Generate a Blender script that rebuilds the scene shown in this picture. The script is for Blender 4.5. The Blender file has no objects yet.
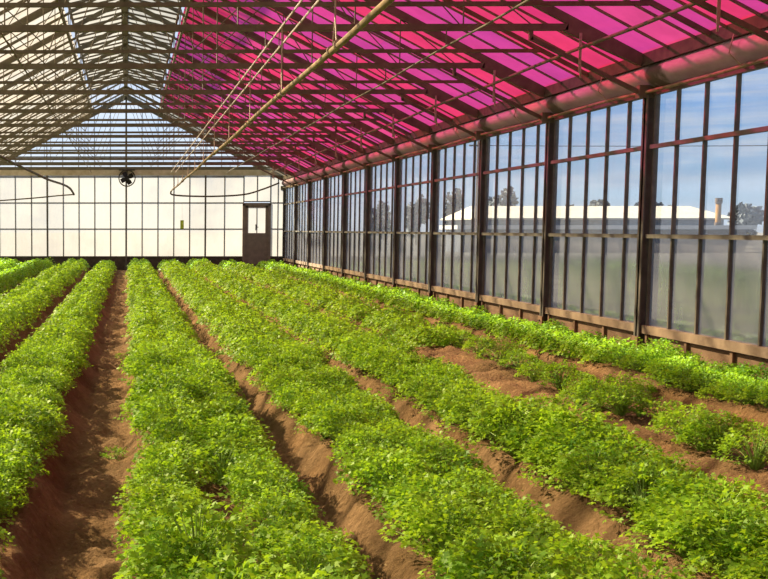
import bpy, math, random
import numpy as np
from mathutils import Vector

random.seed(7)
rng = np.random.default_rng(11)
SC = bpy.context.scene
COL = SC.collection

# ------------------------------------------------------------------ dimensions (metres; x right, y away, z up)
CAMZ = 1.55
FPX = 1100.0
XC = -0.08              # ridge line
HALF = 5.93             # half width of the house
XR, XL = XC + HALF, XC - HALF
YP0, BAY = 12.50, 2.873 # first visible post, bay length
YEND = YP0 + 10 * BAY   # end wall
KMIN = -5
EAVE_H, EAVE_Z = 5.83, 3.46
RIDGE_Z = 6.52
SLOPE = (RIDGE_Z - EAVE_Z) / EAVE_H
WALL_TOP = 3.08
TIE_Z = 3.78
RAIL_A, RAIL_B, SILL = 2.46, 1.47, 0.44
VENT_X = 1.19
PANE = BAY / 5.0
Y_FRONT = YP0 + KMIN * BAY


def ypost(k):
    return YP0 + k * BAY


YAW, PITCH = math.radians(.8), math.atan(93 / FPX)
PPX = 128 - FPX * math.tan(YAW) / math.cos(PITCH)
PPY = 229 + 93


def ray(px, py):
    """world direction (y = 1) seen at a photo pixel"""
    a, b = (px - PPX) / FPX, (PPY - py) / FPX
    r = Vector((math.cos(YAW), math.sin(YAW), 0))
    f = Vector((-math.sin(YAW) * math.cos(PITCH), math.cos(YAW) * math.cos(PITCH), -math.sin(PITCH)))
    d = f + r * a + r.cross(f) * b
    return d / d.y


def roofz(x):
    return RIDGE_Z - SLOPE * abs(x - XC)


# ------------------------------------------------------------------ mesh helper
class MB:
    def __init__(self):
        self.v, self.f = [], []

    def add(self, vs, fs):
        b = len(self.v)
        self.v.extend(tuple(p) for p in vs)
        self.f.extend(tuple(b + i for i in q) for q in fs)
        return self

    def box(self, x0, x1, y0, y1, z0, z1):
        vs = [(x, y, z) for x in (x0, x1) for y in (y0, y1) for z in (z0, z1)]
        return self.add(vs, [(0, 1, 3, 2), (4, 6, 7, 5), (0, 4, 5, 1), (2, 3, 7, 6), (0, 2, 6, 4), (1, 5, 7, 3)])

    def bar(self, a, b, w, d, up=(0, 0, 1)):
        """rectangular bar from a to b: w sideways, d along the 'up' side"""
        a, b, up = Vector(a), Vector(b), Vector(up)
        t = (b - a).normalized()
        s = t.cross(up)
        if s.length < 1e-5:
            s = t.cross(Vector((1, 0, 0)))
        s.normalize()
        n = s.cross(t).normalized()
        vs = []
        for p in (a, b):
            for i, j in ((-1, -1), (1, -1), (1, 1), (-1, 1)):
                vs.append(p + s * (i * w / 2) + n * (j * d / 2))
        return self.add(vs, [(0, 3, 2, 1), (4, 5, 6, 7), (0, 1, 5, 4), (1, 2, 6, 5), (2, 3, 7, 6), (3, 0, 4, 7)])

    def tube(self, pts, r, n=8, caps=True):
        pts = [Vector(p) for p in pts]
        vs, fs = [], []
        prev = None
        for i, p in enumerate(pts):
            t = (pts[min(i + 1, len(pts) - 1)] - pts[max(i - 1, 0)]).normalized()
            ref = prev if prev is not None else (Vector((0, 0, 1)) if abs(t.z) < .9 else Vector((1, 0, 0)))
            s = t.cross(ref)
            if s.length < 1e-5:
                s = t.cross(Vector((1, 0, 0)))
            s.normalize()
            u = s.cross(t).normalized()
            prev = u
            rr = r[i] if isinstance(r, (list, tuple)) else r
            for k in range(n):
                a = 2 * math.pi * k / n
                vs.append(p + s * (math.cos(a) * rr) + u * (math.sin(a) * rr))
        for i in range(len(pts) - 1):
            for k in range(n):
                k2 = (k + 1) % n
                fs.append((i * n + k, i * n + k2, (i + 1) * n + k2, (i + 1) * n + k))
        if caps:
            fs.append(tuple(range(n - 1, -1, -1)))
            fs.append(tuple((len(pts) - 1) * n + k for k in range(n)))
        return self.add(vs, fs)

    def build(self, name, mat, parent=None, smooth=False):
        me = bpy.data.meshes.new(name)
        me.from_pydata(self.v, [], self.f)
        me.materials.append(mat)
        if smooth:
            me.polygons.foreach_set('use_smooth', [True] * len(me.polygons))
        me.update()
        o = bpy.data.objects.new(name, me)
        COL.objects.link(o)
        if parent is not None:
            o.parent = parent
        return o


def mesh_np(name, V, loops, starts, totals, mat, parent=None, link=True):
    """fast mesh from numpy arrays"""
    me = bpy.data.meshes.new(name)
    me.vertices.add(len(V))
    me.vertices.foreach_set('co', np.asarray(V, np.float32).ravel())
    me.loops.add(len(loops))
    me.loops.foreach_set('vertex_index', np.asarray(loops, np.int32))
    me.polygons.add(len(starts))
    me.polygons.foreach_set('loop_start', np.asarray(starts, np.int32))
    me.polygons.foreach_set('loop_total', np.asarray(totals, np.int32))
    me.update(calc_edges=True)
    me.validate()
    me.materials.append(mat)
    if not link:
        return me
    o = bpy.data.objects.new(name, me)
    COL.objects.link(o)
    if parent is not None:
        o.parent = parent
    return o


def tag(o, label, cat, group=None, kind=None):
    if label:
        o['label'] = label
    if cat:
        o['category'] = cat
    if group:
        o['group'] = group
    if kind:
        o['kind'] = kind
    return o


def empty(name, loc=(0, 0, 0)):
    o = bpy.data.objects.new(name, None)
    o.empty_display_size = .2
    o.location = loc
    COL.objects.link(o)
    return o


def structure(o):
    o['kind'] = 'structure'
    return o


# ------------------------------------------------------------------ materials
class NT:
    def __init__(self, name):
        self.m = bpy.data.materials.new(name)
        self.m.use_nodes = True
        self.t = self.m.node_tree
        self.t.nodes.clear()
        self.out = self.n('ShaderNodeOutputMaterial')

    def n(self, typ, **kw):
        nd = self.t.nodes.new(typ)
        for k, v in kw.items():
            if k.startswith('i_'):
                nd.inputs[k[2:].replace('_', ' ')].default_value = v
            else:
                setattr(nd, k, v)
        return nd

    def l(self, a, b):
        self.t.links.new(a, b)

    def obj(self):
        return self.n('ShaderNodeTexCoord').outputs['Object']

    def geo(self):
        return self.n('ShaderNodeNewGeometry').outputs['Position']

    def noise(self, vec, scale, detail=4, rough=.55, mapscale=None):
        if mapscale:
            mp = self.n('ShaderNodeMapping')
            mp.inputs['Scale'].default_value = mapscale
            self.l(vec, mp.inputs['Vector'])
            vec = mp.outputs[0]
        nz = self.n('ShaderNodeTexNoise')
        nz.inputs['Scale'].default_value = scale
        nz.inputs['Detail'].default_value = detail
        nz.inputs['Roughness'].default_value = rough
        self.l(vec, nz.inputs['Vector'])
        return nz.outputs['Fac']

    def ramp(self, fac, stops, interp='LINEAR'):
        r = self.n('ShaderNodeValToRGB')
        r.color_ramp.interpolation = interp
        el = r.color_ramp.elements
        while len(el) < len(stops):
            el.new(.5)
        for e, (p, c) in zip(el, stops):
            e.position = p
            e.color = (*c, 1) if len(c) == 3 else c
        self.l(fac, r.inputs['Fac'])
        return r.outputs['Color']

    def rng(self, fac, a, b, c, d):
        r = self.n('ShaderNodeMapRange')
        r.inputs['From Min'].default_value = a
        r.inputs['From Max'].default_value = b
        r.inputs['To Min'].default_value = c
        r.inputs['To Max'].default_value = d
        self.l(fac, r.inputs['Value'])
        return r.outputs['Result']

    def mixs(self, fac, a, b):
        m = self.n('ShaderNodeMixShader')
        if isinstance(fac, (int, float)):
            m.inputs[0].default_value = fac
        else:
            self.l(fac, m.inputs[0])
        self.l(a, m.inputs[1])
        self.l(b, m.inputs[2])
        return m.outputs[0]

    def mixc(self, fac, a, b, mode='MIX'):
        m = self.n('ShaderNodeMix')
        m.data_type = 'RGBA'
        m.blend_type = mode
        for k, v in ((0, fac), (6, a), (7, b)):
            if isinstance(v, (int, float)):
                m.inputs[k].default_value = v
            elif isinstance(v, tuple):
                m.inputs[k].default_value = (*v, 1) if len(v) == 3 else v
            else:
                self.l(v, m.inputs[k])
        return m.outputs[2]

    def bsdf(self, typ, color=None, rough=None):
        b = self.n(typ)
        if color is not None:
            if isinstance(color, tuple):
                b.inputs['Color'].default_value = (*color, 1)
            else:
                self.l(color, b.inputs['Color'])
        if rough is not None and 'Roughness' in b.inputs:
            b.inputs['Roughness'].default_value = rough
        return b.outputs[0]

    def done(self, shader):
        self.l(shader, self.out.inputs['Surface'])
        return self.m


def principled(name, c1, c2, scale=6, rough=.7, metal=0.0, bump=0.0, mapscale=None, spec=.3):
    t = NT(name)
    f = t.noise(t.geo(), scale, 6, .6, mapscale)
    col = t.ramp(f, [(.3, c1), (.7, c2)])
    p = t.n('ShaderNodeBsdfPrincipled')
    t.l(col, p.inputs['Base Color'])
    p.inputs['Roughness'].default_value = rough
    p.inputs['Metallic'].default_value = metal
    p.inputs['Specular IOR Level'].default_value = spec
    if bump:
        b = t.n('ShaderNodeBump')
        b.inputs['Strength'].default_value = bump
        b.inputs['Distance'].default_value = .02
        t.l(t.noise(t.geo(), scale * 5, 5), b.inputs['Height'])
        t.l(b.outputs[0], p.inputs['Normal'])
    return t.done(p.outputs[0])


M_FRAME = principled('weathered brown steel', (.045, .036, .024), (.1, .08, .05), 7, .7)
M_POST = principled('dark brown post paint', (.085, .074, .058), (.15, .13, .1), 5, .75)
M_BAR = principled('glazing bar brown', (.095, .08, .06), (.17, .145, .11), 8, .7)
M_ROOFBAR = principled('roof bar brown', (.16, .135, .09), (.26, .22, .15), 6, .7)
M_TRUSS = principled('roof steel brown', (.095, .08, .048), (.18, .15, .092), 6, .65)
M_RAIL = principled('rail brown dusty', (.12, .105, .08), (.19, .17, .13), 8, .75)
M_BOARD = principled('kick board brown', (.15, .085, .047), (.25, .15, .085), 5, .85, bump=.3, mapscale=(1, .4, 3))
M_SILLM = principled('sill tan brown', (.2, .135, .082), (.32, .23, .145), 6, .8)
M_PIPE = principled('rusty tan pipe', (.15, .105, .055), (.34, .25, .13), 9, .55)
M_DPIPE = principled('dark hose', (.05, .035, .025), (.11, .08, .055), 9, .6)
M_WIRE = principled('galvanised wire tan', (.3, .22, .15), (.5, .4, .3), 20, .5)
M_CREAMBEAM = principled('cream painted beam', (.42, .33, .2), (.62, .52, .36), 5, .7)
M_DOOR = principled('door brown paint', (.2, .15, .11), (.28, .215, .16), 6, .7)
M_BLACK = principled('black iron', (.012, .011, .01), (.03, .027, .024), 12, .6)
M_HANDLE = principled('dull metal handle', (.1, .09, .08), (.2, .18, .16), 12, .4, metal=.7)
M_STICKY = principled('yellow green card', (.5, .62, .05), (.62, .7, .1), 9, .6)
M_STEM = principled('green stem', (.16, .3, .05), (.26, .4, .08), 20, .6)
M_TRUNK = principled('tree bark', (.07, .05, .035), (.14, .1, .07), 9, .9)
M_SHEDROOF = principled('cream shed roof', (.42, .37, .28), (.5, .45, .35), 1.5, .8)
M_SHEDWALL = principled('blue grey shed wall', (.13, .15, .18), (.19, .21, .24), .7, .8)
M_WHITE = principled('white sheet', (.42, .4, .36), (.5, .48, .44), 1.5, .8)
M_CHIM = principled('rusty orange stack', (.18, .08, .01), (.27, .14, .02), 2, .8)
M_XGROUND = principled('dry pale ground', (.13, .12, .1), (.2, .185, .155), .4, .95)
M_FARTREE = principled('grey green tree', (.1, .115, .12), (.16, .175, .165), 2, .9)


def mat_soil():
    t = NT('brown tilled soil')
    g = t.geo()
    f1 = t.noise(g, 1.6, 6, .6)
    f2 = t.noise(g, 22, 8, .7)
    c = t.ramp(f1, [(.3, (.15, .092, .042)), (.7, (.31, .195, .1))])
    c2 = t.ramp(f2, [(.3, (.4, .36, .3)), (.62, (1, 1, 1))])
    col = t.mixc(.6, c, c2, 'MULTIPLY')
    f3 = t.noise(g, 60, 3, .5, (1, .35, 1))
    straw = t.ramp(f3, [(.68, (0, 0, 0)), (.72, (1, 1, 1))])
    col = t.mixc(t.n('ShaderNodeRGBToBW').outputs[0] if False else 0.0, col, (.5, .4, .22))
    mx = t.n('ShaderNodeMix')
    mx.data_type = 'RGBA'
    mul = t.n('ShaderNodeMath', operation='MULTIPLY')
    t.l(straw, mul.inputs[0])
    mul.inputs[1].default_value = .45
    t.l(mul.outputs[0], mx.inputs[0])
    t.l(col, mx.inputs[6])
    mx.inputs[7].default_value = (.45, .33, .18, 1)
    p = t.n('ShaderNodeBsdfPrincipled')
    t.l(mx.outputs[2], p.inputs['Base Color'])
    p.inputs['Roughness'].default_value = .95
    p.inputs['Specular IOR Level'].default_value = .1
    b = t.n('ShaderNodeBump')
    b.inputs['Strength'].default_value = 1.0
    b.inputs['Distance'].default_value = .05
    t.l(t.noise(g, 28, 8, .65), b.inputs['Height'])
    t.l(b.outputs[0], p.inputs['Normal'])
    return t.done(p.outputs[0])


def mat_leaf(name, dark, lite, trans):
    t = NT(name)
    g = t.geo()
    f1 = t.noise(g, 3.0, 3, .6)
    f2 = t.noise(g, 45, 2, .6)
    a = t.n('ShaderNodeMath', operation='MULTIPLY_ADD')
    t.l(f2, a.inputs[0])
    a.inputs[1].default_value = .55
    a.inputs[2].default_value = -.28
    s = t.n('ShaderNodeMath', operation='ADD')
    t.l(f1, s.inputs[0])
    t.l(a.outputs[0], s.inputs[1])
    col = t.ramp(s.outputs[0], [(.3, dark), (.7, lite)])
    p = t.n('ShaderNodeBsdfPrincipled')
    t.l(col, p.inputs['Base Color'])
    p.inputs['Roughness'].default_value = .5
    p.inputs['Specular IOR Level'].default_value = .25
    tr = t.bsdf('ShaderNodeBsdfTranslucent', t.mixc(.5, col, trans))
    return t.done(t.mixs(.42, p.outputs[0], tr))


def mat_glass(name, tint, dirt_col, d0, d1, scale=1.6, stretch=(1, 1, .35), gloss=.06, graze=0, mottle=0):
    """clear pane with dust: dust fraction runs from d0 to d1 with a streaky noise"""
    t = NT(name)
    g = t.geo()
    f = t.noise(g, scale, 7, .65, stretch)
    fac = t.rng(f, .3, .7, d0, d1)
    if graze:      # dust hides more of the view where one looks along the pane
        lw = t.n('ShaderNodeLayerWeight')
        lw.inputs['Blend'].default_value = .5
        ad = t.n('ShaderNodeMath', operation='ADD')
        ad.use_clamp = True
        t.l(fac, ad.inputs[0])
        t.l(t.rng(lw.outputs['Facing'], .55, .95, 0, graze), ad.inputs[1])
        fac = ad.outputs[0]
    if mottle:
        big = t.ramp(t.noise(g, .28, 4, .6, (1, 1, 1.2)), [(.35, (1 - mottle, 1 - mottle, 1 - mottle * .8)), (.6, (1, 1, 1))])
        dirt_col = t.mixc(1.0, dirt_col, big, 'MULTIPLY')
    clear = t.bsdf('ShaderNodeBsdfTransparent', tint)
    tl = t.bsdf('ShaderNodeBsdfTranslucent', dirt_col)
    df = t.bsdf('ShaderNodeBsdfDiffuse', dirt_col)
    dirt = t.mixs(.35, tl, df)
    s = t.mixs(fac, clear, dirt)
    gl = t.bsdf('ShaderNodeBsdfGlossy', (.9, .92, .95), .08)
    fr = t.n('ShaderNodeFresnel')
    fr.inputs['IOR'].default_value = 1.25
    m = t.n('ShaderNodeMath', operation='MULTIPLY')
    t.l(fr.outputs[0], m.inputs[0])
    m.inputs[1].default_value = gloss * 8
    m.use_clamp = True
    return t.done(t.mixs(m.outputs[0], s, gl))


def mat_sheet(name, cols, tcols, transp, snap, dirt=.25):
    """coloured roof glazing; every pane gets its own shade between the listed colours"""
    t = NT(name)
    g = t.geo()
    sub = t.n('ShaderNodeVectorMath', operation='SUBTRACT')
    t.l(g, sub.inputs[0])
    sub.inputs[1].default_value = (XC, YP0, 0)
    sn = t.n('ShaderNodeVectorMath', operation='SNAP')
    t.l(sub.outputs[0], sn.inputs[0])
    sn.inputs[1].default_value = snap
    wn = t.n('ShaderNodeTexWhiteNoise')
    wn.noise_dimensions = '3D'
    t.l(sn.outputs[0], wn.inputs['Vector'])
    n = len(cols)
    col = t.ramp(wn.outputs['Value'], [(i / n, c) for i, c in enumerate(cols)], 'CONSTANT')
    tcol = t.ramp(wn.outputs['Value'], [(i / n, c) for i, c in enumerate(tcols)], 'CONSTANT')
    f = t.noise(g, 2.2, 6, .65)
    dm = t.ramp(f, [(.3, (1 - dirt,) * 3), (.65, (1, 1, 1))])
    col = t.mixc(1.0, col, dm, 'MULTIPLY')
    tcol = t.mixc(1.0, tcol, dm, 'MULTIPLY')
    tl = t.bsdf('ShaderNodeBsdfTranslucent', col)
    df = t.bsdf('ShaderNodeBsdfDiffuse', col)
    tr = t.bsdf('ShaderNodeBsdfTransparent', tcol)
    body = t.mixs(.25, tl, df)
    return t.done(t.mixs(transp, body, tr))


def mat_gutter():
    t = NT('faded mauve gutter')
    g = t.geo()
    f = t.noise(g, 3.5, 7, .65, (1, .6, 1))
    col = t.ramp(f, [(.3, (.46, .31, .345)), (.7, (.64, .46, .49))])
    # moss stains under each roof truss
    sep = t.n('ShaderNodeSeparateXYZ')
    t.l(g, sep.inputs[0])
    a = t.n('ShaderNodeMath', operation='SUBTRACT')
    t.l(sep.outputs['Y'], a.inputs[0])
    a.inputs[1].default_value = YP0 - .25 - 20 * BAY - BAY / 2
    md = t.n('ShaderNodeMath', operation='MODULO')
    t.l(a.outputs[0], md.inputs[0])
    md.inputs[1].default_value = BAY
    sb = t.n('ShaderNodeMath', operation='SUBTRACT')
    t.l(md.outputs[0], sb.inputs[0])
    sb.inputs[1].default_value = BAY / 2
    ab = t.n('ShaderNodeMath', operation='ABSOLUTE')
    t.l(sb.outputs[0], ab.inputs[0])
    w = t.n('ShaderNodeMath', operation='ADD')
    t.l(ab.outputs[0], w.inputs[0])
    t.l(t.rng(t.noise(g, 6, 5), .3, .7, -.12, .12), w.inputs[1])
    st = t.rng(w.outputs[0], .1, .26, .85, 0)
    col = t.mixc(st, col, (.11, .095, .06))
    p = t.n('ShaderNodeBsdfPrincipled')
    t.l(col, p.inputs['Base Color'])
    p.inputs['Roughness'].default_value = .95
    p.inputs['Specular IOR Level'].default_value = .1
    tr = t.bsdf('ShaderNodeBsdfTranslucent', col)
    return t.done(t.mixs(.2, p.outputs[0], tr))


M_SOIL = mat_soil()
M_LEAF = mat_leaf('parsley green leaf', (.075, .22, .011), (.345, .57, .035), (.53, .8, .02))
M_GLASS = mat_glass('dusty clear glass', (.95, .97, 1), (.56, .58, .6), .01, .13, gloss=.025, graze=.4)
M_FROST = mat_glass('chalky lower glass', (.9, .92, .95), (.25, .24, .25), .62, .93, 1.2, (1, 1, .3), .03)
M_ENDGLASS = mat_glass('whitewashed end glass', (.85, .82, .76), (.46, .45, .41), .55, .95, .9, (1, 1, .5), .02, mottle=.28)
M_GABLE = mat_glass('gable glass', (.95, .98, 1), (.7, .75, .8), .02, .12, 1.5, (1, 1, .6), .03)
M_CREAM = mat_sheet('whitewashed roof glass', [(.54, .46, .36), (.51, .46, .38), (.57, .48, .37)],
                    [(.9, .77, .57), (.9, .79, .61), (.9, .75, .54)], .66, (2.0, PANE, 1000), .3)
M_VENT = mat_sheet('whitewashed vent glass', [(.44, .4, .33), (.47, .42, .34)],
                   [(.86, .78, .62), (.86, .8, .65)], .55, (2.0, PANE, 1000), .25)
M_PINK = mat_sheet('pink roof sheet',
                   [(.68, .035, .15), (.62, .05, .23), (.75, .04, .13), (.56, .05, .25), (.7, .06, .2)],
                   [(.9, .05, .17), (.85, .08, .32), (.9, .07, .2), (.74, .08, .36), (.82, .09, .3)], .28, (2.0, PANE, 1000), .2)
M_GUTTER = mat_gutter()

# ------------------------------------------------------------------ soil
BEDS = [-5.45, -4.3, -3.1, -1.87, -.78, .42, 1.48, 2.48, 3.65, 5.02]
LINE = [.19, .19, .18, .18, .11, .165, .15, .1, .16, .14]      # offset of the two plant lines of a bed
BEDW = [.34, .34, .34, .34, .29, .32, .29, .25, .34, .3]      # half width of the bed top
_lat = rng.random((512, 512))


def vnoise(x, y):
    xi, yi = np.floor(x).astype(int), np.floor(y).astype(int)
    fx, fy = x - xi, y - yi
    fx, fy = fx * fx * (3 - 2 * fx), fy * fy * (3 - 2 * fy)
    g = lambda i, j: _lat[i % 512, j % 512]
    return (g(xi, yi) * (1 - fx) * (1 - fy) + g(xi + 1, yi) * fx * (1 - fy) + g(xi, yi + 1) * (1 - fx) * fy + g(xi + 1, yi + 1) * fx * fy) - .5


def soil(x, y):
    x, y = np.asarray(x, float), np.asarray(y, float)
    h = np.zeros(np.broadcast(x, y).shape)
    wob = .05 * vnoise(x * 0 + 3.3 + y * .9, y * .7)
    for c, w in zip(BEDS, BEDW):
        q = np.clip((w + .15 + wob - np.abs(x - c)) / .2, 0, 1)
        h = np.maximum(h, .175 * q * q * (3 - 2 * q))
    h = h + .07 * vnoise(x * 2.1, y * 1.7) + .05 * vnoise(x * 6.3 + 9, y * 5.1) + .05 * vnoise(x * 13 + 5, y * 11) + .03 * vnoise(x * 31, y * 27)
    return h


def build_soil():
    xs = np.linspace(XL - .05, XR + .0, 420)
    ys = [0.0]
    y_first = Y_FRONT
    while ys[-1] < YEND - .02:
        ys.append(ys[-1] + max(.03, .0105 * ys[-1]))
    ys = np.array(ys)
    ys = ys * (YEND - .0) / ys[-1]
    ys = np.concatenate([np.linspace(y_first, -.03, 40), ys])
    X, Y = np.meshgrid(xs, ys)
    Z = soil(X, Y)
    V = np.stack([X, Y, Z], -1).reshape(-1, 3)
    nx, ny = len(xs), len(ys)
    i = np.arange(nx - 1)[None, :] + nx * np.arange(ny - 1)[:, None]
    Q = np.stack([i, i + 1, i + nx + 1, i + nx], -1).reshape(-1, 4)
    o = mesh_np('floor', V, Q.ravel(), np.arange(len(Q)) * 4, np.full(len(Q), 4), M_SOIL)
    o.data.polygons.foreach_set('use_smooth', [True] * len(Q))
    structure(o)


build_soil()

# ------------------------------------------------------------------ crop plants
LEAFLET = np.array([(0, 0, 0), (.3, .26, .03), (.8, .6, -.05), (.68, .2, .04), (1.2, 0, -.08), (.68, -.2, .04), (.8, -.6, -.05), (.3, -.26, .03)])


def plant_meshes(seed, R, H, nfr, size):
    """one leafy parsley-like plant: (foliage mesh, stem mesh)"""
    r_ = np.random.default_rng(seed)
    LV = []
    st = MB()
    for i in range(nfr):
        az = r_.random() * 2 * math.pi
        rr = R * math.sqrt((i + .5) / nfr) * (.85 + .3 * r_.random())
        q = min(rr / R, 1.1)
        zt = H * (1 - .62 * q * q) * (.82 + .3 * r_.random())
        d = np.array([math.cos(az), math.sin(az), 0])
        tip = d * rr + np.array([0, 0, max(zt, .05)])
        b0 = d * .015 * r_.random()
        mid = d * rr * .35 + np.array([0, 0, zt * .72 + .02])
        curve = lambda u: (1 - u) ** 2 * b0 + 2 * u * (1 - u) * mid + u * u * tip
        st.tube([Vector(curve(u)) for u in (0, .35, .7, 1)], [.0032, .0028, .002, .001], 4, False)
        side = np.array([-d[1], d[0], 0])
        fr = .085 * (.8 + .5 * r_.random())
        tang = curve(1.0) - curve(.85)
        tang = tang / (np.linalg.norm(tang) + 1e-6)
        tang[2] = tang[2] * .6
        spots = []
        for lv, (u, ln) in enumerate(((.74, 1.0), (.86, .75), (.96, .45))):
            c = curve(u)
            for s in (-1, 1):
                out = side * s * .9 + tang * .45 + np.array([0, 0, .12])
                out /= np.linalg.norm(out)
                L = fr * ln
                spots.append((c + out * L * .45, side * s * .3 + tang))
                spots.append((c + out * L * .8, out + side * s * .4))
                if ln > .6:
                    spots.append((c + out * L * 1.15, out))
        spots.append((curve(1.0), tang))
        spots.append((curve(1.0) + tang * .02, tang))
        for c, fwd in spots:
            fwd = fwd + r_.normal(0, .3, 3)
            fwd /= np.linalg.norm(fwd)
            up = d * q * .75 + np.array([0, 0, 1.0]) + r_.normal(0, .42, 3)
            sd = np.cross(up, fwd)
            sd /= np.linalg.norm(sd) + 1e-6
            up = np.cross(fwd, sd)
            s = size * (.7 + .65 * r_.random())
            P = c + r_.normal(0, .008, 3) + s * (LEAFLET[:, :1] * fwd + LEAFLET[:, 1:2] * sd + LEAFLET[:, 2:] * up * 1.6)
            P[:, 2] = np.maximum(P[:, 2], .004)
            LV.append(P)
    V = np.concatenate(LV)
    n = len(LV)
    fol = mesh_np('foliage', V, np.arange(n * 8), np.arange(n) * 8, np.full(n, 8), M_LEAF, link=False)
    me = bpy.data.meshes.new('stem')
    me.from_pydata(st.v, [], st.f)
    me.materials.append(M_STEM)
    return fol, me


VARIANTS = [plant_meshes(100 + i, R, H, int(n * 1.22), .0195) for i, (R, H, n) in enumerate(
    [(.21, .27, 52), (.22, .25, 54), (.2, .29, 50), (.23, .24, 54), (.19, .26, 46), (.21, .23, 50)])]
SMALLV = [plant_meshes(200 + i, .12, .15, 18, .02) for i in range(2)]
n_near = 0


def add_plant(x, y, scale, label, cat='crop plant', group=None, var=None, name='leafy_plant', zs=1.0):
    global n_near
    fol, stm = var if var else VARIANTS[random.randrange(len(VARIANTS))]
    e = empty(name, (x, y, float(soil(x, y)) - .01))
    e.rotation_euler = (0, 0, random.random() * 6.283)
    e.scale = (scale, scale, scale * zs)
    tag(e, label, cat, group)
    for nm, me in (('foliage', fol), ('stem', stm)):
        o = bpy.data.objects.new(nm, me)
        COL.objects.link(o)
        o.parent = e
    n_near += 1
    return e


ROWTXT = {
    -1.87: 'second row left of the dirt path',
    -.78: 'first row left of the dirt path',
    .42: 'first row right of the dirt path',
    1.48: 'second row right of the dirt path',
    2.48: 'third row right of the dirt path',
    3.65: 'sparse row before the wall row',
    5.02: 'row along the glass wall',
}
XLIM0, XLIM1 = -.125, .592     # x/y limits of what the photo takes in


def in_view(x, y):
    return XLIM0 * y - .3 < x < XLIM1 * y + .35 and y > 2.75


far = []          # plants of the far part (x, y, scale)
near = []
for c, w in zip(BEDS, LINE):
    if c == 3.65:
        continue
    for side in (-1, 1):
        y = 2.6 + random.random() * .2
        while y < YEND - .75:
            x = c + side * w + random.gauss(0, .025)
            s = random.uniform(.9, 1.14) * (1 + .5 * float(vnoise(np.array(y * 1.25 + side * .4), np.array(c * 3.1))))
            if c == 5.02:
                s *= .86
            gap = False
            if c == -.78:
                s *= .92
            if c == .42 and 3.9 < y < 5.6:
                x += side * .08
                s *= .84
            if c == -.78 and side == 1 and 4.35 < y < 4.9:
                gap = True
            if c == 1.48 and side == -1 and (6.3 < y < 6.55):
                gap = True
            if c == 2.48 and random.random() < .03:
                gap = True
            if not gap:
                (near if in_view(x, y) else far).append((c, side, x, y, s))
            y += random.uniform(.2, .27)

# the sparse row: single clumps near by, a fuller row further off
SPARSE = [(598, 397, 1.0), (622, 404, 1.05), (580, 392, .8), (688, 428, 1.0), (719, 438, 1.0), (756, 452, 1.05), (703, 436, .8),
          (560, 379, 1.0), (580, 383, .75), (503, 358, 1.05), (520, 364, .85), (460, 338, 1.0), (447, 333, 1.0), (640, 372, .7), (480, 349, .85), (534, 371, .8)]
SPARSE_TXT = [
    'leafy clump in the sparse row, middle of the long clump',
    'broad leafy clump at the near end of the long clump in the sparse row',
    'small leafy clump at the far end of the long clump in the sparse row',
    'leafy clump in the sparse row standing nearest a small dark seedling',
    'leafy clump second from the right edge of the photo in the sparse row',
    'leafy clump of the sparse row cut by the right edge of the photo',
    'smaller leafy clump squeezed between two bigger clumps in the sparse row',
    'round leafy clump alone on bare soil in the sparse row',
    'small leafy tuft just behind the round clump on bare soil in the sparse row',
    'full leafy clump at the edge of the bare soil patch of the sparse row',
    'smaller leafy clump right of the full clump by the bare soil patch',
    'leafy clump of the sparse row before the lumpy bare soil near the wall row',
    'leafy clump of the sparse row behind another, where the row grows dense',
    'low leafy tuft on bare soil between the sparse row and the wall row',
    'small leafy clump behind the full clump at the bare soil patch',
    'small leafy clump between the full clump and the lone round clump']
for (px, py, s), txt in zip(SPARSE, SPARSE_TXT):
    d = -1.27 / ray(px, py).z
    x = ray(px, py).x * d
    add_plant(x, d, s * .95, txt, group='single clumps of the sparse row')
for px, py, txt in ((660, 418, 'small dark seedling tuft in the shade of the broad clump in the sparse row'),
                    (729, 418, 'small dull green tuft alone on the soil behind the sparse row, near right'),
                    (640, 412, 'tiny low tuft tucked beside the broad clump of the sparse row')):
    d = -1.33 / ray(px, py).z
    add_plant(ray(px, py).x * d, d, 1.0, txt, group='seedlings of the sparse row', var=SMALLV[0])
y = 12.9
while y < YEND - .8:
    for side in (-1, 1):
        if random.random() < .86:
            (near if in_view(3.65, y) else far).append((3.65, side, 3.62 + side * .16 + random.gauss(0, .04), y, random.uniform(.8, 1.1)))
    y += random.uniform(.2, .3)
# weeds on the bare path
for px, py, txt, s in ((115, 447, 'small green weed growing on the bank of the dark dirt path', .62),
                       (121, 352, 'tiny weed sprout on the soil of the dirt path further off', .5)):
    d = -1.47 / ray(px, py).z
    add_plant(ray(px, py).x * d, d, s, txt, cat='weed', var=SMALLV[1], name='weed_sprout')

near.sort(key=lambda p: p[3])
singles, rest = near[:285], near[285:]
for c, side, x, y, s in singles:
    edge = 'left' if side < 0 else 'right'
    add_plant(x, y, s, f'bushy bright green plant, {edge} side of {ROWTXT[c]}',
              group=f'plants, {edge} side of {ROWTXT[c]}')
rest = rest + [p for p in far if p[3] > 3.4]


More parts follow.
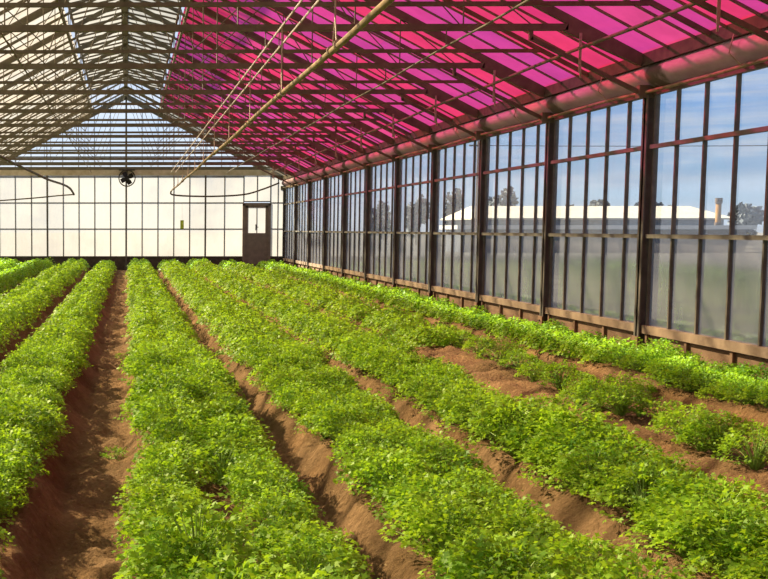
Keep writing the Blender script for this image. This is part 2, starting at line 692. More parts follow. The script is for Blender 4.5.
def far_mesh():
    """everything beyond the countable plants, as loose leaf faces"""
    Vs = []
    for c, side, x, y, s in rest:
        z0 = float(soil(x, y))
        if y < 15:
            n, sz = 300, .031
        elif y < 21:
            n, sz = 190, .038
        elif y < 29:
            n, sz = 120, .048
        else:
            n, sz = 80, .058
        if not in_view(x, y):
            n //= 2
        R, H = .225 * s, .265 * s
        r = R * np.sqrt(rng.random(n)) * 1.08
        a = rng.random(n) * 2 * np.pi
        lump = 1 + .18 * np.sin(a * 3 + x * 40) * (r / R)
        r = r * lump
        q = np.clip(r / R, 0, 1.15)
        z = H * (1 - .7 * q * q) * (.72 + .36 * rng.random(n))
        low = rng.random(n) < .18
        z = np.where(low, z * rng.random(n) * .8, z)
        P = np.stack([x + r * np.cos(a), y + r * np.sin(a), z0 + np.maximum(z, .02)], -1)
        up = np.stack([np.cos(a) * q * .8, np.sin(a) * q * .8, np.ones(n)], -1) + rng.normal(0, .42, (n, 3))
        up /= np.linalg.norm(up, axis=1)[:, None]
        fw = np.stack([np.cos(a), np.sin(a), -.2 * np.ones(n)], -1) + rng.normal(0, .6, (n, 3))
        sd = np.cross(up, fw)
        sd /= np.linalg.norm(sd, axis=1)[:, None] + 1e-6
        fw = np.cross(sd, up)
        k = (sz * (.7 + .6 * rng.random(n)))[:, None]
        quad = np.stack([P - fw * k * .5, P + sd * k * .5 - up * k * .12, P + fw * k * .7, P - sd * k * .5 - up * k * .12], 1)
        Vs.append(quad.reshape(-1, 3))
    V = np.concatenate(Vs)
    nq = len(V) // 4
    o = mesh_np('crop_foliage', V, np.arange(nq * 4), np.arange(nq) * 4, np.full(nq, 4), M_LEAF)
    tag(o, 'bright green leafy crop filling the far rows up to the end wall', 'crop', kind='stuff')


far_mesh()

# ------------------------------------------------------------------ walls
def at_wall(px, py, yw=YEND):
    d = ray(px, py)
    return d.x * yw, CAMZ + d.z * yw


# low boards along the side walls
def side_base(name, X, sgn, k0):
    b, s = MB(), MB()
    b.box(min(X, X + sgn * .04), max(X, X + sgn * .04), ypost(k0), YEND, -.12, SILL - .06)
    for k in range(k0, 10):
        y0 = ypost(k)
        for j in range(4):
            yy = y0 + .12 + j * (BAY - .24) / 3
            x1 = X - sgn * .035
            b.box(min(X, x1), max(X, x1), yy - .025, yy + .025, -.12, SILL - .06)
        x1 = X - sgn * .06
        s.box(min(X + sgn * .04, x1), max(X + sgn * .04, x1), y0, y0 + BAY, SILL - .06, SILL + .03)
    o = structure(b.build(name, M_BOARD))
    s.build('sill', M_SILLM, o)
    return o


side_base('wall_right', XR, 1, KMIN)
side_base('wall_left', XL, -1, KMIN)

wn = 1


def side_window(X, sgn, k):
    global wn
    y0, y1 = ypost(k) + .06, ypost(k + 1) - .06
    f, r = MB(), MB()
    for j in range(0, 6):
        yy = ypost(k) + j * PANE
        yy = min(max(yy, y0 + .02), y1 - .02)
        f.box(X - .02, X + .02, yy - .013, yy + .013, SILL + .03, WALL_TOP)
    f.box(X - .03, X + .03, y0, y1, WALL_TOP - .05, WALL_TOP)
    for z in (RAIL_A, RAIL_B):
        xi = X - sgn * .055
        r.box(min(xi, X), max(xi, X), y0, y1, z - .022, z + .022)
    w = structure(f.build(f'window_{wn}', M_BAR))
    wn += 1
    r.build('window_rail', M_RAIL, w)
    g = MB()
    g.add([(X + .01, y0, RAIL_B), (X + .01, y1, RAIL_B), (X + .01, y1, WALL_TOP), (X + .01, y0, WALL_TOP)], [(0, 1, 2, 3)])
    g.build('window_glass', M_GLASS, w)
    g = MB()
    g.add([(X + .01, y0, SILL), (X + .01, y1, SILL), (X + .01, y1, RAIL_B), (X + .01, y0, RAIL_B)], [(0, 1, 2, 3)])
    g.build('chalky_glass', M_FROST, w)


for k in range(KMIN, 10):
    side_window(XR, 1, k)
for k in range(KMIN, 10):
    side_window(XL, -1, k)

ORD = ['first', 'second', 'third', 'fourth', 'fifth', 'sixth', 'seventh', 'eighth', 'ninth', 'tenth', 'eleventh', 'twelfth', 'thirteenth', 'fourteenth', 'fifteenth']

for k in range(-1, 11):
    e = empty('wall_post', (XR - .02, ypost(k), 0))
    m = MB()
    m.box(-.07, .07, -.02, .02, -.1, WALL_TOP + .05)      # web
    m.box(-.07, -.055, -.06, .06, -.1, WALL_TOP + .05)    # inner flange
    m.box(.055, .07, -.06, .06, -.1, WALL_TOP + .05)
    m.build('post_shaft', M_POST, e)
    b = MB()
    b.box(-.085, -.07, -.07, .07, -.08, .34)
    fp = b.build('foot_plate', M_BOARD, e)
    for zz in (.1, .28):
        b = MB()
        b.tube([(-.083, 0, zz), (-.102, 0, zz)], .014, 6)
        b.build('anchor_bolt', M_HANDLE, fp)
    b = MB()
    b.box(-.16, .02, -.05, .05, WALL_TOP - .08, WALL_TOP + .06)
    b.build('head_bracket', M_TRUSS, e)
    if k == 10:
        t = 'dark steel corner post where the glass side wall meets the end wall'
    elif k == -1:
        t = 'dark steel wall post beyond the right edge, nearest of the side wall'
    else:
        t = f'dark brown steel post of the glass side wall, {ORD[9 - k]} from the end wall corner post'
    tag(e, t, 'post', 'posts of the glass side wall')

# --- end wall
EB = -3.01, -.07, 2.88
ex = [XL, *EB, XR]
Z1, Z2, Z3 = CAMZ, 2.52, 3.53
mb = MB()
mb.box(XL, 4.3, YEND, YEND + .06, -.12, .5)
mb.box(5.3, XR, YEND, YEND + .06, -.12, .5)
structure(mb.build('wall_back', M_FRAME))
mb = MB()
mb.add([(XL, Y_FRONT, -.12), (XR, Y_FRONT, -.12), (XR, Y_FRONT, WALL_TOP), (XR, Y_FRONT, EAVE_Z), (XC, Y_FRONT, RIDGE_Z), (XL, Y_FRONT, EAVE_Z),
        (XL, Y_FRONT - .06, -.12), (XR, Y_FRONT - .06, -.12), (XR, Y_FRONT - .06, WALL_TOP), (XR, Y_FRONT - .06, EAVE_Z), (XC, Y_FRONT - .06, RIDGE_Z), (XL, Y_FRONT - .06, EAVE_Z)],
       [(0, 1, 2, 3, 4, 5), (11, 10, 9, 8, 7, 6)] + [(i, (i + 1) % 6, 6 + (i + 1) % 6, 6 + i) for i in range(6)])
structure(mb.build('added_wall_front', M_FRAME))  # added unseen wall behind the camera, blocks sky fill to deepen contrast


def end_window(x0, x1, z0, z1, rails, step, mat, skip=None):
    global wn
    f = MB()
    n = max(1, round((x1 - x0) / step))
    Y = YEND
    for j in range(n + 1):
        xx = x0 + (x1 - x0) * j / n
        f.box(xx - .014, xx + .014, Y - .02, Y + .02, z0, z1)
    for z in rails:
        f.box(x0, x1, Y - .025, Y + .02, z - .018, z + .018)
    w = structure(f.build(f'window_{wn}', M_BAR))
    wn += 1
    g = MB()
    g.add([(x0, Y, z0), (x1, Y, z0), (x1, Y, z1), (x0, Y, z1)], [(0, 1, 2, 3)])
    g.build('window_glass', mat, w)


for i in range(3):
    end_window(ex[i], ex[i + 1], .5, Z3, (.52, Z1, Z2, Z3 - .05), .59, M_ENDGLASS)
end_window(ex[3], 4.3, .5, Z3, (.52, Z1, Z2, Z3 - .05), .59, M_ENDGLASS)
end_window(4.3, 5.3, 2.55, Z3, (2.57,), .5, M_ENDGLASS)
end_window(5.3, XR, .5, Z3, (.52, Z1, Z2, Z3 - .05), .3, M_ENDGLASS)

# gable above the beam
g, f = MB(), MB()
zb = 3.83
xg = (RIDGE_Z - zb) / SLOPE
g.add([(XC - xg, YEND, zb), (XC + xg, YEND, zb), (XC, YEND, RIDGE_Z)], [(0, 1, 2)])
j = -9
for j in range(-9, 10):
    xx = -.07 + j * .59
    zt = roofz(xx) - .05
    if zt > zb + .1:
        f.box(xx - .012, xx + .012, YEND - .02, YEND + .02, zb, zt)
w = structure(f.build(f'window_{wn}', M_BAR))
wn += 1
g.build('window_glass', M_GABLE, w)
m = MB()
m.box(XL, XR, YEND - .14, YEND + .05, Z3, Z3 + .2)
o = m.build('cross_beam', M_CREAMBEAM)
tag(o, 'tan painted cross beam along the top of the white end wall', 'beam')
m = MB()
m.box(XL, XR, YEND - .12, YEND + .05, Z3 + .2, Z3 + .3)
m.build('upper_flange', M_TRUSS, o)

for xx, top, t in ((EB[0], Z3, 'thin dark post of the end wall left of the fan'), (EB[1], RIDGE_Z - .2, 'tall dark middle post of the end wall carrying the fan and reaching the gable'),
                   (EB[2], Z3, 'thin dark post of the end wall between the fan and the door')):
    e = empty('end_wall_post', (xx, YEND - .05, 0))
    m = MB()
    m.box(-.03, .03, -.03, .03, -.1, min(top, Z3 + .3))
    m.build('post_shaft', M_POST, e)
    if top > Z3:
        m = MB()
        m.box(-.035, .035, -.03, .03, Z3 + .3, top)
        m.build('gable_strut', M_TRUSS, e)
    m = MB()
    m.box(-.06, .06, -.05, .03, -.1, .25)
    m.build('foot_plate', M_POST, e)
    tag(e, t, 'post', 'posts of the end wall')

# --- door
dx0, dz0 = at_wall(244, 204)
dx1, _ = at_wall(269.5, 204)
d = structure(empty('door_1', ((dx0 + dx1) / 2, YEND - .02, 0)))
hw = (dx1 - dx0) / 2
m = MB()
for s in (-1, 1):
    m.box(s * hw - .05, s * hw + .05, -.06, .08, -.1, dz0)
m.box(-hw - .05, hw + .05, -.06, .08, dz0 - .06, dz0 + .04)
m.build('door_frame', M_DOOR, d)
m = MB()
hi = hw - .05
zw0, zw1 = CAMZ - 4 * .0375, CAMZ + 21 * .0375
m.box(-hi, hi, -.03, .02, -.05, zw0)
m.box(-hi, -hi + .1, -.03, .02, zw0, dz0 - .06)
m.box(hi - .1, hi, -.03, .02, zw0, dz0 - .06)
m.box(-hi, hi, -.03, .02, zw1, dz0 - .06)
m.box(-.012, .012, -.03, .02, zw0, zw1)
m.box(-hi + .1, hi - .1, -.045, -.03, .25, .33)
m.box(-hi + .1, hi - .1, -.045, -.03, zw0 - .12, zw0 - .04)
m.build('door_leaf', M_DOOR, d)
m = MB()
m.add([(-hi + .1, 0, zw0), (hi - .1, 0, zw0), (hi - .1, 0, zw1), (-hi + .1, 0, zw1)], [(0, 1, 2, 3)])
m.build('door_glass', M_ENDGLASS, d)
m = MB()
m.box(-.05, .0, -.06, -.03, 1.5, 1.72)
m.tube([(-.025, -.06, 1.62), (-.025, -.1, 1.62), (.06, -.1, 1.62)], .014, 8)
m.build('door_handle', M_HANDLE, d)

# --- fan
fx, fz = at_wall(127, 178, YEND - .3)
e = empty('circulation_fan', (fx, YEND - .3, fz))
m = MB()
ring = [(.3 * math.cos(a), 0, .3 * math.sin(a)) for a in [2 * math.pi * i / 28 for i in range(29)]]
m.tube(ring, .022, 6, False)
ring2 = [(p[0], .14, p[2]) for p in ring]
m.tube(ring2, .022, 6, False)
m.build('guard_ring', M_FRAME, e)
m = MB()
m.tube([(0, -.02, 0), (0, .2, 0)], .075, 12)
hub = m.build('motor_hub', M_BLACK, e)
for q in range(4):
    a = q * math.pi / 2 + .5
    m = MB()
    c, s = math.cos(a), math.sin(a)
    pts = []
    for r, w in ((.05, .05), (.14, .09), (.25, .08)):
        pts += [(r * c - w * s, .04, r * s + w * c), (r * c + w * s, .1, r * s - w * c)]
    V = pts + [(p[0], p[1] + .006, p[2]) for p in pts]
    m.add(V, [(0, 1, 3, 2), (2, 3, 5, 4), (6, 8, 9, 7), (8, 10, 11, 9), (0, 2, 8, 6), (2, 4, 10, 8), (1, 7, 9, 3), (3, 9, 11, 5), (4, 5, 11, 10), (0, 6, 7, 1)])
    m.build('fan_blade', M_BLACK, hub)
m = MB()
m.box(-.025, .025, .1, .26, -.06, .4)
m.box(-.3, .3, .12, .16, .28, .33)
m.build('bracket', M_FRAME, e)
tag(e, 'round dark ventilation fan fixed high on the middle post of the end wall', 'fan')

# --- yellow card
sx, sz = at_wall(182, 224)
e = empty('sticky_trap', (sx, YEND - .04, sz))
m = MB()
m.box(-.065, .065, -.004, .004, -.17, .14)
m.build('card', M_STICKY, e)
m = MB()
m.tube([(0, 0, .14), (0, .018, Z2 - sz)], .003, 5)
m.build('string', M_WIRE, e)
tag(e, 'small yellow green card hung against the white end wall glass', 'sticky trap')

# ------------------------------------------------------------------ roof
def roof_side(name, sgn, mat, y0, y1):
    """glazing and its bars from the vent opening down to the eave"""
    xa, xb = XC + sgn * VENT_X, XC + sgn * EAVE_H
    m = MB()
    cuts = 3
    n = int(round((y1 - y0) / PANE))
    for i in range(n):
        ya, yb = y0 + i * PANE, y0 + (i + 1) * PANE
        m.add([(xa, ya, roofz(xa)), (xb, ya, roofz(xb)), (xb, yb, roofz(xb)), (xa, yb, roofz(xa))], [(0, 1, 2, 3)])
    o = structure(m.build(name, mat))
    b = MB()
    for i in range(n + 1):
        yy = y0 + i * PANE
        b.bar((xa, yy, roofz(xa) - .013), (xb, yy, roofz(xb) - .013), .028, .022, (0, 0, 1))
    # short bars of the vent opening, up to the ridge
    b.build('glazing_bars', M_ROOFBAR, o)
    return o


Y0R = ypost(KMIN)
roof_side('ceiling', -1, M_CREAM, Y0R, YEND)
roof_side('ceiling', 1, M_PINK, Y0R, YEND - BAY)
roof_side('ceiling', 1, M_CREAM, YEND - BAY, YEND)

# ridge, vent-edge, middle and eave members, each one its own thing
def purlin(name, x, z, w, d, mat, txt, cat='beam', y0=Y0R, group=None):
    e = empty(name, (x, y0, z))
    for k in range(KMIN, 10):      # one length per bay, bolted end to end
        m = MB()
        m.box(-w / 2, w / 2, ypost(k) - y0 + .004, ypost(k + 1) - y0 - .004, -d / 2, d / 2)
        m.build('beam_length', mat, e)
    tag(e, txt, cat, group)
    return e


purlin('ridge_beam', XC, RIDGE_Z - .02, .13, .14, M_TRUSS, 'thick dark ridge beam running along the middle of the roof')
purlin('vent_purlin', XC - VENT_X - .05, roofz(XC - VENT_X - .05) - .06, .05, .08, M_TRUSS, 'dark purlin below the open ridge vents on the cream roof side')
purlin('vent_purlin', XC + VENT_X + .05, roofz(XC + VENT_X + .05) - .06, .05, .08, M_TRUSS, 'dark purlin below the open ridge vents on the pink roof side')
for s, nm in ((-1, 'cream'), (1, 'pink')):
    purlin('eave_beam', XC + s * EAVE_H, EAVE_Z - .03, .1, .16, M_FRAME, f'heavy dark eave beam at the lower edge of the {nm} roof side')

# open ridge vents (the last bay before the end wall has none)
for s, nm in ((-1, 'left'), (1, 'right')):
    for k in range(KMIN, 9):
        e = empty('ridge_vent', (XC, ypost(k), RIDGE_Z + .1))
        x1, z1 = s * (VENT_X + .01), -(VENT_X + .01) * SLOPE - .1 + .46
        m = MB()
        m.add([(s * .04, .03, 0), (x1, .03, z1), (x1, BAY - .03, z1), (s * .04, BAY - .03, 0)], [(0, 1, 2, 3)])
        m.build('vent_glass', M_VENT, e)
        m = MB()
        for j in range(6):
            yy = .04 + j * (BAY - .08) / 5
            m.bar((s * .04, yy, -.02), (x1, yy, z1 - .02), .035, .04)
        m.bar((x1, .03, z1 - .02), (x1, BAY - .03, z1 - .02), .05, .05)
        m.bar((s * .06, .03, -.02), (s * .06, BAY - .03, -.02), .05, .05)
        m.build('vent_frame', M_BAR, e)
        xa = s * VENT_X
        for yy in (.3, BAY - .3):
            m = MB()
            m.tube([(xa, yy, roofz(XC + xa) - RIDGE_Z - .1 - .03), (x1 - s * .03, yy, z1 - .03)], .011, 5)
            m.build('stay_rod', M_BAR, e)
        pos = 'nearest the end wall' if k == 8 else f'{ORD[8 - k]} back from the end wall'
        tag(e, f'cream ridge vent propped open {nm} of the ridge, {pos}', 'roof vent', 'open ridge vents')


# trusses
def truss(k):
    y = ypost(k)
    last = k == 10
    e = empty('roof_truss', (XC, y if not last else y - .1, 0))
    dep = .2 if last else .095
    for s in (-1, 1):
        m = MB()
        m.bar((0, 0, RIDGE_Z - .1), (s * (EAVE_H - .02), 0, EAVE_Z - .04 + .0), .055, dep)
        m.build('rafter', M_TRUSS, e)
    if not last:
        m = MB()
        m.box(-4.95, 4.95, -.03, .03, TIE_Z - .036, TIE_Z + .036)
        m.build('tie_beam', M_TRUSS, e)
    for s in (-1, 1):
        m = MB()
        m.bar((s * 4.93, 0, TIE_Z), (s * 5.78, 0, EAVE_Z - .06), .06, .1)
        m.build('haunch', M_TRUSS, e)
        if last:
            continue
        rz = lambda x: RIDGE_Z - .12 - SLOPE * x
        for x in (1.3, 2.6, 3.8):
            m = MB()
            m.tube([(s * x, 0, TIE_Z), (s * x, 0, rz(x))], .009, 5)
            m.build('web_rod', M_TRUSS, e)
        for xa, xb in ((1.3, 2.6), (2.6, 3.8), (3.8, 4.6)):
            m = MB()
            m.tube([(s * xa, .02, rz(xa)), (s * xb, .02, TIE_Z)], .008, 5)
            m.build('web_rod', M_TRUSS, e)
        m = MB()
        m.bar((s * 4.55, 0, TIE_Z - .12), (s * 5.78, 0, WALL_TOP - .02), .04, .045)
        m.bar((s * 4.55, 0, TIE_Z - .14), (s * 4.55, 0, TIE_Z), .04, .04, (1, 0, 0))
        m.build('knee_brace', M_TRUSS, e)
    if last:
        t = 'deep dark gable rafters against the end wall, framing the blue gable'
    else:
        t = f'main roof truss with thick tie beam, {ORD[9 - k]} of its kind from the end wall'
    tag(e, t, 'roof truss', 'main roof trusses')


for k in range(-2, 11):
    truss(k)


def light_truss(k):
    y = ypost(k) + BAY / 2
    e = empty('light_truss', (XC, y, 0))
    for s in (-1, 1):
        m = MB()
        m.bar((0, 0, RIDGE_Z - .07), (s * (EAVE_H - .02), 0, EAVE_Z - .02), .032, .05)
        m.build('rafter', M_TRUSS, e)
        m = MB()
        m.tube([(s * .9, 0, TIE_Z), (0, 0, RIDGE_Z - .12)], .008, 5)
        m.build('web_rod', M_TRUSS, e)
        m = MB()
        m.tube([(s * .9, .015, TIE_Z), (s * 2.4, .015, RIDGE_Z - .1 - SLOPE * 2.4)], .008, 5)
        m.build('web_rod', M_TRUSS, e)
    m = MB()
    x = (RIDGE_Z - .05 - (TIE_Z - .03)) / SLOPE
    m.box(-x, x, -.02, .02, TIE_Z - .05, TIE_Z - .008)
    m.build('tie_rod', M_TRUSS, e)
    tag(e, f'slim roof frame with thin tie rod, {ORD[9 - k]} of its kind from the end wall', 'roof truss', 'slim roof frames')


for k in range(-2, 10):
    light_truss(k)

# gutter band above the side wall
def gutter(X, sgn, txt):
    e = empty('gutter', (X, Y0R, WALL_TOP))
    prof = []
    x_lo, z_lo, x_hi, z_hi = 0.0, .02, -sgn * .1, EAVE_Z - .113 - WALL_TOP
    for i in range(9):
        u = i / 8
        bul = .1 * math.sin(math.pi * u)
        prof.append((x_lo + (x_hi - x_lo) * u - sgn * bul, z_lo + (z_hi - z_lo) * u))
    outer = [(p[0] + sgn * .02, p[1]) for p in prof]
    for k in range(KMIN, 10):
        m = MB()
        ya, yb = ypost(k) - Y0R + .004, ypost(k + 1) - Y0R - .004
        n = 9
        loop = prof + outer[::-1]
        V = [(p[0], ya, p[1]) for p in loop] + [(p[0], yb, p[1]) for p in loop]
        N = len(loop)
        F = [(i, (i + 1) % N, N + (i + 1) % N, N + i) for i in range(N)]
        m.add(V, F)
        m.build('gutter_length', M_GUTTER, e, smooth=True)
    tag(e, txt, 'gutter')
    return e


gutter(XR, 1, 'faded mauve curved gutter running above the glass side wall')
m = MB()
m.box(XL - .03, XL + .03, Y0R, YEND, WALL_TOP, EAVE_Z)
structure(m.build('trim_1', M_GUTTER))

# ------------------------------------------------------------------ pipes and wires
def from_px(px, py, y):
    d = ray(px, py)
    return (d.x * y, y, CAMZ + d.z * y)


# tan conduit on top of the side wall
e = empty('conduit_pipe', (XR - .1, Y0R, WALL_TOP - .01))
m = MB()
m.tube([(0, ypost(-3) - Y0R + i * 1.2, .012 * math.sin(i * 1.7)) for i in range(0, int((YEND - ypost(-3)) / 1.2) + 1)], .02, 8)
m.build('pipe', M_PIPE, e, True)
for k in range(-1, 10):
    m = MB()
    yy = ypost(k) - Y0R + .9
    m.tube([(0, yy, -.02), (-.13, yy + .02, .12), (-.075, yy + .05, .3)], .006, 5)
    m.build('wire_tie', M_WIRE, e)
tag(e, 'tan pipe running along the top of the glass side wall below the gutter', 'pipe')

# big irrigation pipe hung lengthwise
XP, ZP = 1.54, CAMZ + 1.35
e = empty('irrigation_pipe', (XP, 2.0, ZP))
m = MB()
m.tube([(0, i * 1.5, .012 * math.sin(i * 1.1)) for i in range(0, 26)], .025, 10)
m.build('pipe', M_PIPE, e, True)
for k in range(-3, 10):
    yy = ypost(k) + 1.62 - 2.0
    if yy < 0 or yy > 37:
        continue
    m = MB()
    m.tube([(0, yy, CAMZ + 2.01 - ZP), (0, yy, .22)], .007, 5)
    m.tube([(0, yy, .22), (-.012, yy - .14, .02)], .007, 5)
    m.tube([(0, yy, .22), (.012, yy + .14, .02)], .007, 5)
    h = m.build('hanger', M_WIRE, e)
    for q in (-.14, .14):
        m = MB()
        m.tube([(0, yy + q - .015, 0), (0, yy + q + .015, 0)], .036, 10)
        m.build('pipe_clamp', M_WIRE, h)
tag(e, 'long rusty tan irrigation pipe hanging lengthwise below the roof ties, right of the ridge', 'pipe')

for x, t in ((1.53, 'thin tan wire stretched above the hanging irrigation pipe, the one nearer the ridge'),
             (1.68, 'thin tan wire stretched above the hanging irrigation pipe, the one nearer the glass wall'),
             (-1.31, 'thin brown wire stretched lengthwise under the cream roof side')):
    e = empty('overhead_wire', (x, 1.5, CAMZ + 2.01))
    m = MB()
    m.tube([(0, i * 2.0, 0) for i in range(0, 20)], .011, 6)
    m.build('wire', M_WIRE if x > 0 else M_TRUSS, e)
    for k in range(-2, 10):
        m = MB()
        yy = ypost(k) - 1.5
        m.tube([(0, yy, 0), (0, yy, TIE_Z - CAMZ - 2.01 - .04)], .006, 5)
        m.build('hook', M_TRUSS, e)
    tag(e, t, 'wire')

# pipes under the pink side
for x, z, r, t in ((3.52, TIE_Z - .22, .012, 'slim brown pipe hung below the truss ties under the middle of the pink roof'),
                   (5.0, TIE_Z - .24, .021, 'brown pipe hung lengthwise close to the mauve gutter')):
    e = empty('overhead_pipe', (x, 2.0, z))
    m = MB()
    m.tube([(0, i * 1.5, .01 * math.sin(i * 1.9)) for i in range(0, 26)], r, 8)
    m.build('pipe', M_TRUSS, e, True)
    for k in range(-2, 10):
        yy = ypost(k) - 2.0 - .05
        m = MB()
        if x > 4:
            m.bar((0, yy, .17), (0, yy, -.26), .03, .008, (0, 1, 0))
            m.bar((0, yy, .0), (.06, yy + .12, -.3), .02, .008, (0, 1, 0))
        else:
            m.tube([(0, yy, .2), (0, yy, 0)], .008, 5)
        m.build('hanger', M_WIRE if x > 4 else M_TRUSS, e)
    tag(e, t, 'pipe')


def smooth_curve(pts, n=8):
    out = []
    P = [Vector(p) for p in pts]
    P = [P[0]] + P + [P[-1]]
    for i in range(1, len(P) - 2):
        for j in range(n):
            u = j / n
            a, b, c, d_ = P[i - 1], P[i], P[i + 1], P[i + 2]
            out.append(.5 * ((2 * b) + (-a + c) * u + (2 * a - 5 * b + 4 * c - d_) * u * u + (-a + 3 * b - 3 * c + d_) * u ** 3))
    out.append(P[-2])
    return out


pts = [(XP, 39.47, ZP), from_px(172, 194.5, 39.6), from_px(187, 196, 39.65), from_px(215, 196.3, 39.7), from_px(244, 194.5, 39.9), from_px(262, 189.5, 40.2), from_px(279, 183, 40.6)]
m = MB()
m.tube(smooth_curve(pts), .03, 8)
o = m.build('feed_hose', M_DPIPE, None, True)
tag(o, 'dark hose sagging from the end of the irrigation pipe to the corner above the door', 'hose')
pts = [from_px(-70, 117, 20), from_px(-30, 140, 23), from_px(0, 156, 26), from_px(11, 162, 27.2), from_px(30, 171, 30), from_px(48, 179.5, 32.5), from_px(63, 184.5, 35), from_px(70, 188.5, 36.2), from_px(74, 194.5, 37)]
m = MB()
m.tube(smooth_curve(pts), .035, 8)
e = tag(m.build('irrigation_boom', M_DPIPE, None, True), 'dark bent pipe hanging under the cream roof, its tip left of the fan', 'pipe')
pts = [from_px(74, 194.5, 37.0), from_px(60, 195.5, 37.2), from_px(40, 197.5, 37.4), from_px(15, 199.5, 37.6), from_px(-20, 202, 37.8)]
m = MB()
m.tube(smooth_curve(pts), .022, 8)
tag(m.build('feed_hose', M_DPIPE, None, True), 'thin dark hose trailing left from the tip of the bent pipe before the end wall', 'hose')

# ------------------------------------------------------------------ outside
m = MB()
m.box(-200, 400, -60, 500, -1.3, -.13)
structure(m.build('ground', M_XGROUND))


def out_px(px, py, y):
    d = ray(px, py)
    return d.x * y, CAMZ + d.z * y


# long shed
Y = 95
x0, zr = out_px(472, 205, Y)
x1, ze = out_px(731, 218, Y)
e = empty('long_shed', ((x0 + x1) / 2, Y, -.13))
hx, W = (x1 - x0) / 2, 9
zr, ze = zr + .13, ze + .13
m = MB()
m.box(-hx + .6, hx - .6, 0, W, 0, ze)
m.build('shed_wall', M_SHEDWALL, e)
m = MB()
V = [(-hx, -.5, ze), (hx, -.5, ze), (hx - 1.3, W / 2, zr), (-hx + 1.3, W / 2, zr), (-hx, W + .5, ze), (hx, W + .5, ze)]
V += [(p[0], p[1], p[2] - .12) for p in V]
m.add(V, [(0, 1, 2, 3), (3, 2, 5, 4), (0, 3, 4), (1, 5, 2), (6, 7, 1, 0), (10, 4, 5, 11), (6, 0, 4, 10), (7, 11, 5, 1), (6, 10, 11, 7)])
m.build('shed_roof', M_SHEDROOF, e)
for i in range(9):
    m = MB()
    xx = -hx + 2.2 + i * (2 * hx - 4.4) / 8
    m.box(xx - .7, xx + .7, -.05, .02, 1.0, ze - .25)
    m.build('shed_window', M_GABLE, e)
tag(e, 'long low shed with cream roof and grey walls seen through the side wall glass', 'shed')

Y = 80
x0, zt = out_px(455, 225.3, Y)
x1, zb_ = out_px(752, 229.3, Y)
e = empty('low_shed', ((x0 + x1) / 2, Y, -.13))
hx = (x1 - x0) / 2
m = MB()
m.box(-hx, hx, -.6, 4, zb_ + .13, zt + .13)
m.build('flat_roof', M_WHITE, e)
m = MB()
m.box(-hx + .4, hx - .4, 0, 3.6, 0, zb_ + .13)
m.build('shed_wall', M_SHEDWALL, e)
tag(e, 'low flat white roofed shed in front of the long shed outside', 'shed')

Y = 88
cx, zt = out_px(719, 198, Y)
e = empty('chimney_stack', (cx, Y, -.13))
m = MB()
m.tube([(0, 0, 0), (0, 0, zt - .3)], .21, 14)
m.build('stack_pipe', M_CHIM, e, True)
m = MB()
m.tube([(0, 0, zt - .3), (0, 0, zt + .13)], .27, 14)
m.tube([(0, 0, 1.9), (0, 0, 2.2)], .26, 14)
m.build('stack_collar', M_TRUNK, e)
tag(e, 'rusty orange chimney stack standing before the right end of the long shed', 'chimney')


def tree(px, ytop, w_px, dist, txt):
    x, zt = out_px(px, ytop, dist)
    R = w_px / FPX * dist / 2
    H = zt + .13
    e = empty('distant_tree', (x, dist, -.13))
    r_ = np.random.default_rng(int(px * 7 + ytop))
    n = 900
    u = r_.normal(0, 1, (n, 3))
    u /= np.linalg.norm(u, axis=1)[:, None]
    lob = r_.normal(0, 1, (7, 3))
    lob /= np.linalg.norm(lob, axis=1)[:, None]
    k = r_.integers(0, 7, n)
    P = lob[k] * .5 + u * (.5 * r_.random(n) ** .33)[:, None]
    hz = max(H * .47, .6)
    P = P * np.array([R, R, hz]) + np.array([0, 0, H - hz])
    s = R * .13 + .12
    a, b = r_.normal(0, 1, (n, 3)), r_.normal(0, 1, (n, 3))
    a /= np.linalg.norm(a, axis=1)[:, None]
    b -= a * (a * b).sum(1)[:, None]
    b /= np.linalg.norm(b, axis=1)[:, None]
    V = np.stack([P - a * s, P + b * s * .7, P + a * s, P - b * s * .7], 1).reshape(-1, 3)
    mesh_np('crown', V, np.arange(n * 4), np.arange(n) * 4, np.full(n, 4), M_FARTREE, e)
    m = MB()
    m.tube([(0, 0, 0), (0, 0, H * .6)], [.18, .12], 8)
    m.build('trunk', M_TRUNK, e)
    tag(e, txt, 'tree', 'trees beyond the glass')


tree(748, 200, 34, 120, 'grey green tree outside, right of the chimney stack')
tree(792, 196, 36, 140, 'tall grey tree outside at the right edge of the glass wall')
tree(664, 197, 24, 130, 'dark rounded tree above the long shed roof, right of a post')
tree(640, 201, 18, 135, 'small tree above the long shed roof, hidden partly by a post')
tree(600, 198, 30, 128, 'broad low tree above the long shed roof, left of the nearest seen post')
tree(572, 201, 20, 140, 'small tree above the long shed between two posts')
tree(503, 184, 32, 110, 'tall grey tree showing above the left part of the long shed')
tree(455, 186, 22, 125, 'grey tree outside standing beyond the left end of the long shed')
tree(418, 192, 26, 115, 'bushy tree outside left of the long shed')
tree(380, 196, 24, 90, 'smaller bush like tree outside, furthest left behind the glass wall')

# power line
e = empty('power_line', (0, 0, 0))
A, B = Vector((22, 70, -.13)), Vector((75, 52, -.13))
for p in (A, B):
    m = MB()
    m.tube([p, p + Vector((0, 0, 7.2))], [.14, .1], 8)
    m.bar(p + Vector((-.6, 0, 6.9)), p + Vector((.6, 0, 6.9)), .1, .1)
    m.build('line_pole', M_TRUNK, e)
m = MB()
m.tube([A.lerp(B, u / 12) + Vector((0, 0, 6.9 - 2.0 * (u / 12) * (1 - u / 12))) for u in range(13)], .02, 5)
m.build('cable', M_BLACK, e)
tag(e, 'thin power cable crossing the sky outside the glass wall', 'power line')

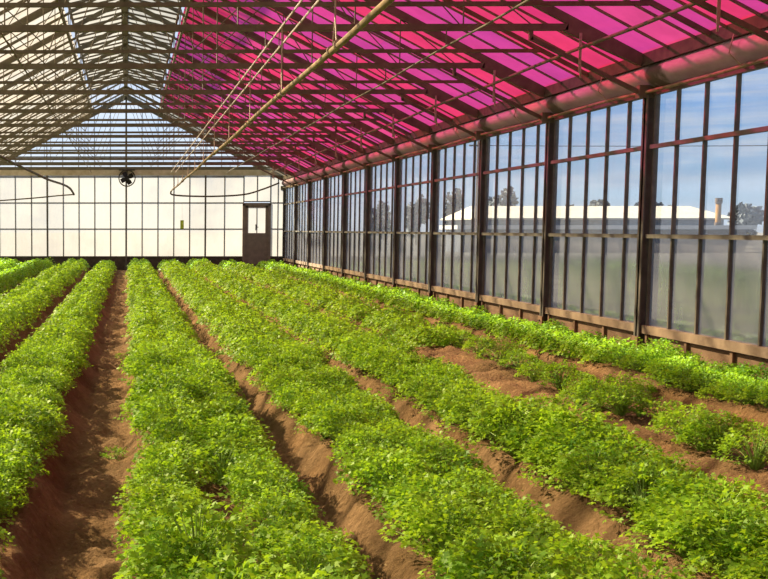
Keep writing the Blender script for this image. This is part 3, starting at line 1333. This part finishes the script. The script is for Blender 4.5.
# ------------------------------------------------------------------ light
wld = bpy.data.worlds.new('sky')
SC.world = wld
wld.use_nodes = True
t = wld.node_tree
t.nodes.clear()
out = t.nodes.new('ShaderNodeOutputWorld')
bg = t.nodes.new('ShaderNodeBackground')
tc = t.nodes.new('ShaderNodeTexCoord')
sep = t.nodes.new('ShaderNodeSeparateXYZ')
t.links.new(tc.outputs['Generated'], sep.inputs[0])
rp = t.nodes.new('ShaderNodeValToRGB')
el = rp.color_ramp.elements
stops = [(.0, (.6, .66, .72)), (.03, (.48, .68, .86)), (.12, (.15, .42, .9)), (.35, (.2, .42, .82)), (1, (.16, .36, .8))]
while len(el) < len(stops):
    el.new(.5)
for e_, (p, c) in zip(el, stops):
    e_.position, e_.color = p, (*c, 1)
t.links.new(sep.outputs['Z'], rp.inputs['Fac'])
mp = t.nodes.new('ShaderNodeMapping')
mp.inputs['Scale'].default_value = (1.0, 1.0, 16)
t.links.new(tc.outputs['Generated'], mp.inputs['Vector'])
nz = t.nodes.new('ShaderNodeTexNoise')
nz.inputs['Scale'].default_value = 3.2
nz.inputs['Detail'].default_value = 7
nz.inputs['Roughness'].default_value = .6
t.links.new(mp.outputs[0], nz.inputs['Vector'])
cr = t.nodes.new('ShaderNodeValToRGB')
cr.color_ramp.elements[0].position, cr.color_ramp.elements[0].color = .45, (0, 0, 0, 1)
cr.color_ramp.elements[1].position, cr.color_ramp.elements[1].color = .68, (1, 1, 1, 1)
t.links.new(nz.outputs['Fac'], cr.inputs['Fac'])
mx = t.nodes.new('ShaderNodeMix')
mx.data_type = 'RGBA'
t.links.new(cr.outputs['Color'], mx.inputs[0])
t.links.new(rp.outputs['Color'], mx.inputs[6])
mx.inputs[7].default_value = (.66, .76, .88, 1)
# the sky pales and brightens towards the sun
dp = t.nodes.new('ShaderNodeVectorMath')
dp.operation = 'DOT_PRODUCT'
t.links.new(tc.outputs['Generated'], dp.inputs[0])
dp.inputs[1].default_value = Vector((-1.1, .9, 1.0)).normalized()
mr = t.nodes.new('ShaderNodeMapRange')
mr.inputs['From Min'].default_value, mr.inputs['From Max'].default_value = .2, .9
t.links.new(dp.outputs['Value'], mr.inputs['Value'])
hz = t.nodes.new('ShaderNodeMix')
hz.data_type = 'RGBA'
t.links.new(mr.outputs['Result'], hz.inputs[0])
t.links.new(mx.outputs[2], hz.inputs[6])
hz.inputs[7].default_value = (.98, 1.02, 1.1, 1)
t.links.new(hz.outputs[2], bg.inputs['Color'])
bg.inputs['Strength'].default_value = 1.0
t.links.new(bg.outputs[0], out.inputs['Surface'])

sl = bpy.data.lights.new('sun', 'SUN')
sl.energy = 21.0
sl.color = (1, .9, .72)
sl.angle = math.radians(1.2)
so = bpy.data.objects.new('sun', sl)
COL.objects.link(so)
to_sun = Vector((-1.1, .9, 1.0)).normalized()
so.rotation_euler = to_sun.to_track_quat('Z', 'Y').to_euler()
so.location = to_sun * 60

# ------------------------------------------------------------------ camera
yaw, pitch = YAW, PITCH
cam = bpy.data.cameras.new('camera')
cam.sensor_fit = 'HORIZONTAL'
cam.sensor_width = 36
cam.lens = FPX / 768 * 36
ppx, ppy = PPX, PPY
cam.shift_x = (384 - ppx) / 768
cam.shift_y = (ppy - 289.5) / 768
cam.clip_end = 1000
co = bpy.data.objects.new('camera', cam)
co.location = (0, 0, CAMZ)
co.rotation_euler = (math.pi / 2 - pitch, 0, yaw)
COL.objects.link(co)
SC.camera = co

SC.view_settings.view_transform = 'Standard'
SC.view_settings.look = 'None'
SC.view_settings.gamma = 1.0
SC.view_settings.use_curve_mapping = False
SC.view_settings.exposure = 0.0
SC.cycles.transparent_max_bounces = 24
print('PLANTS', n_near, 'near list', len(near), 'rest', len(rest), 'last single y', singles[-1][3])
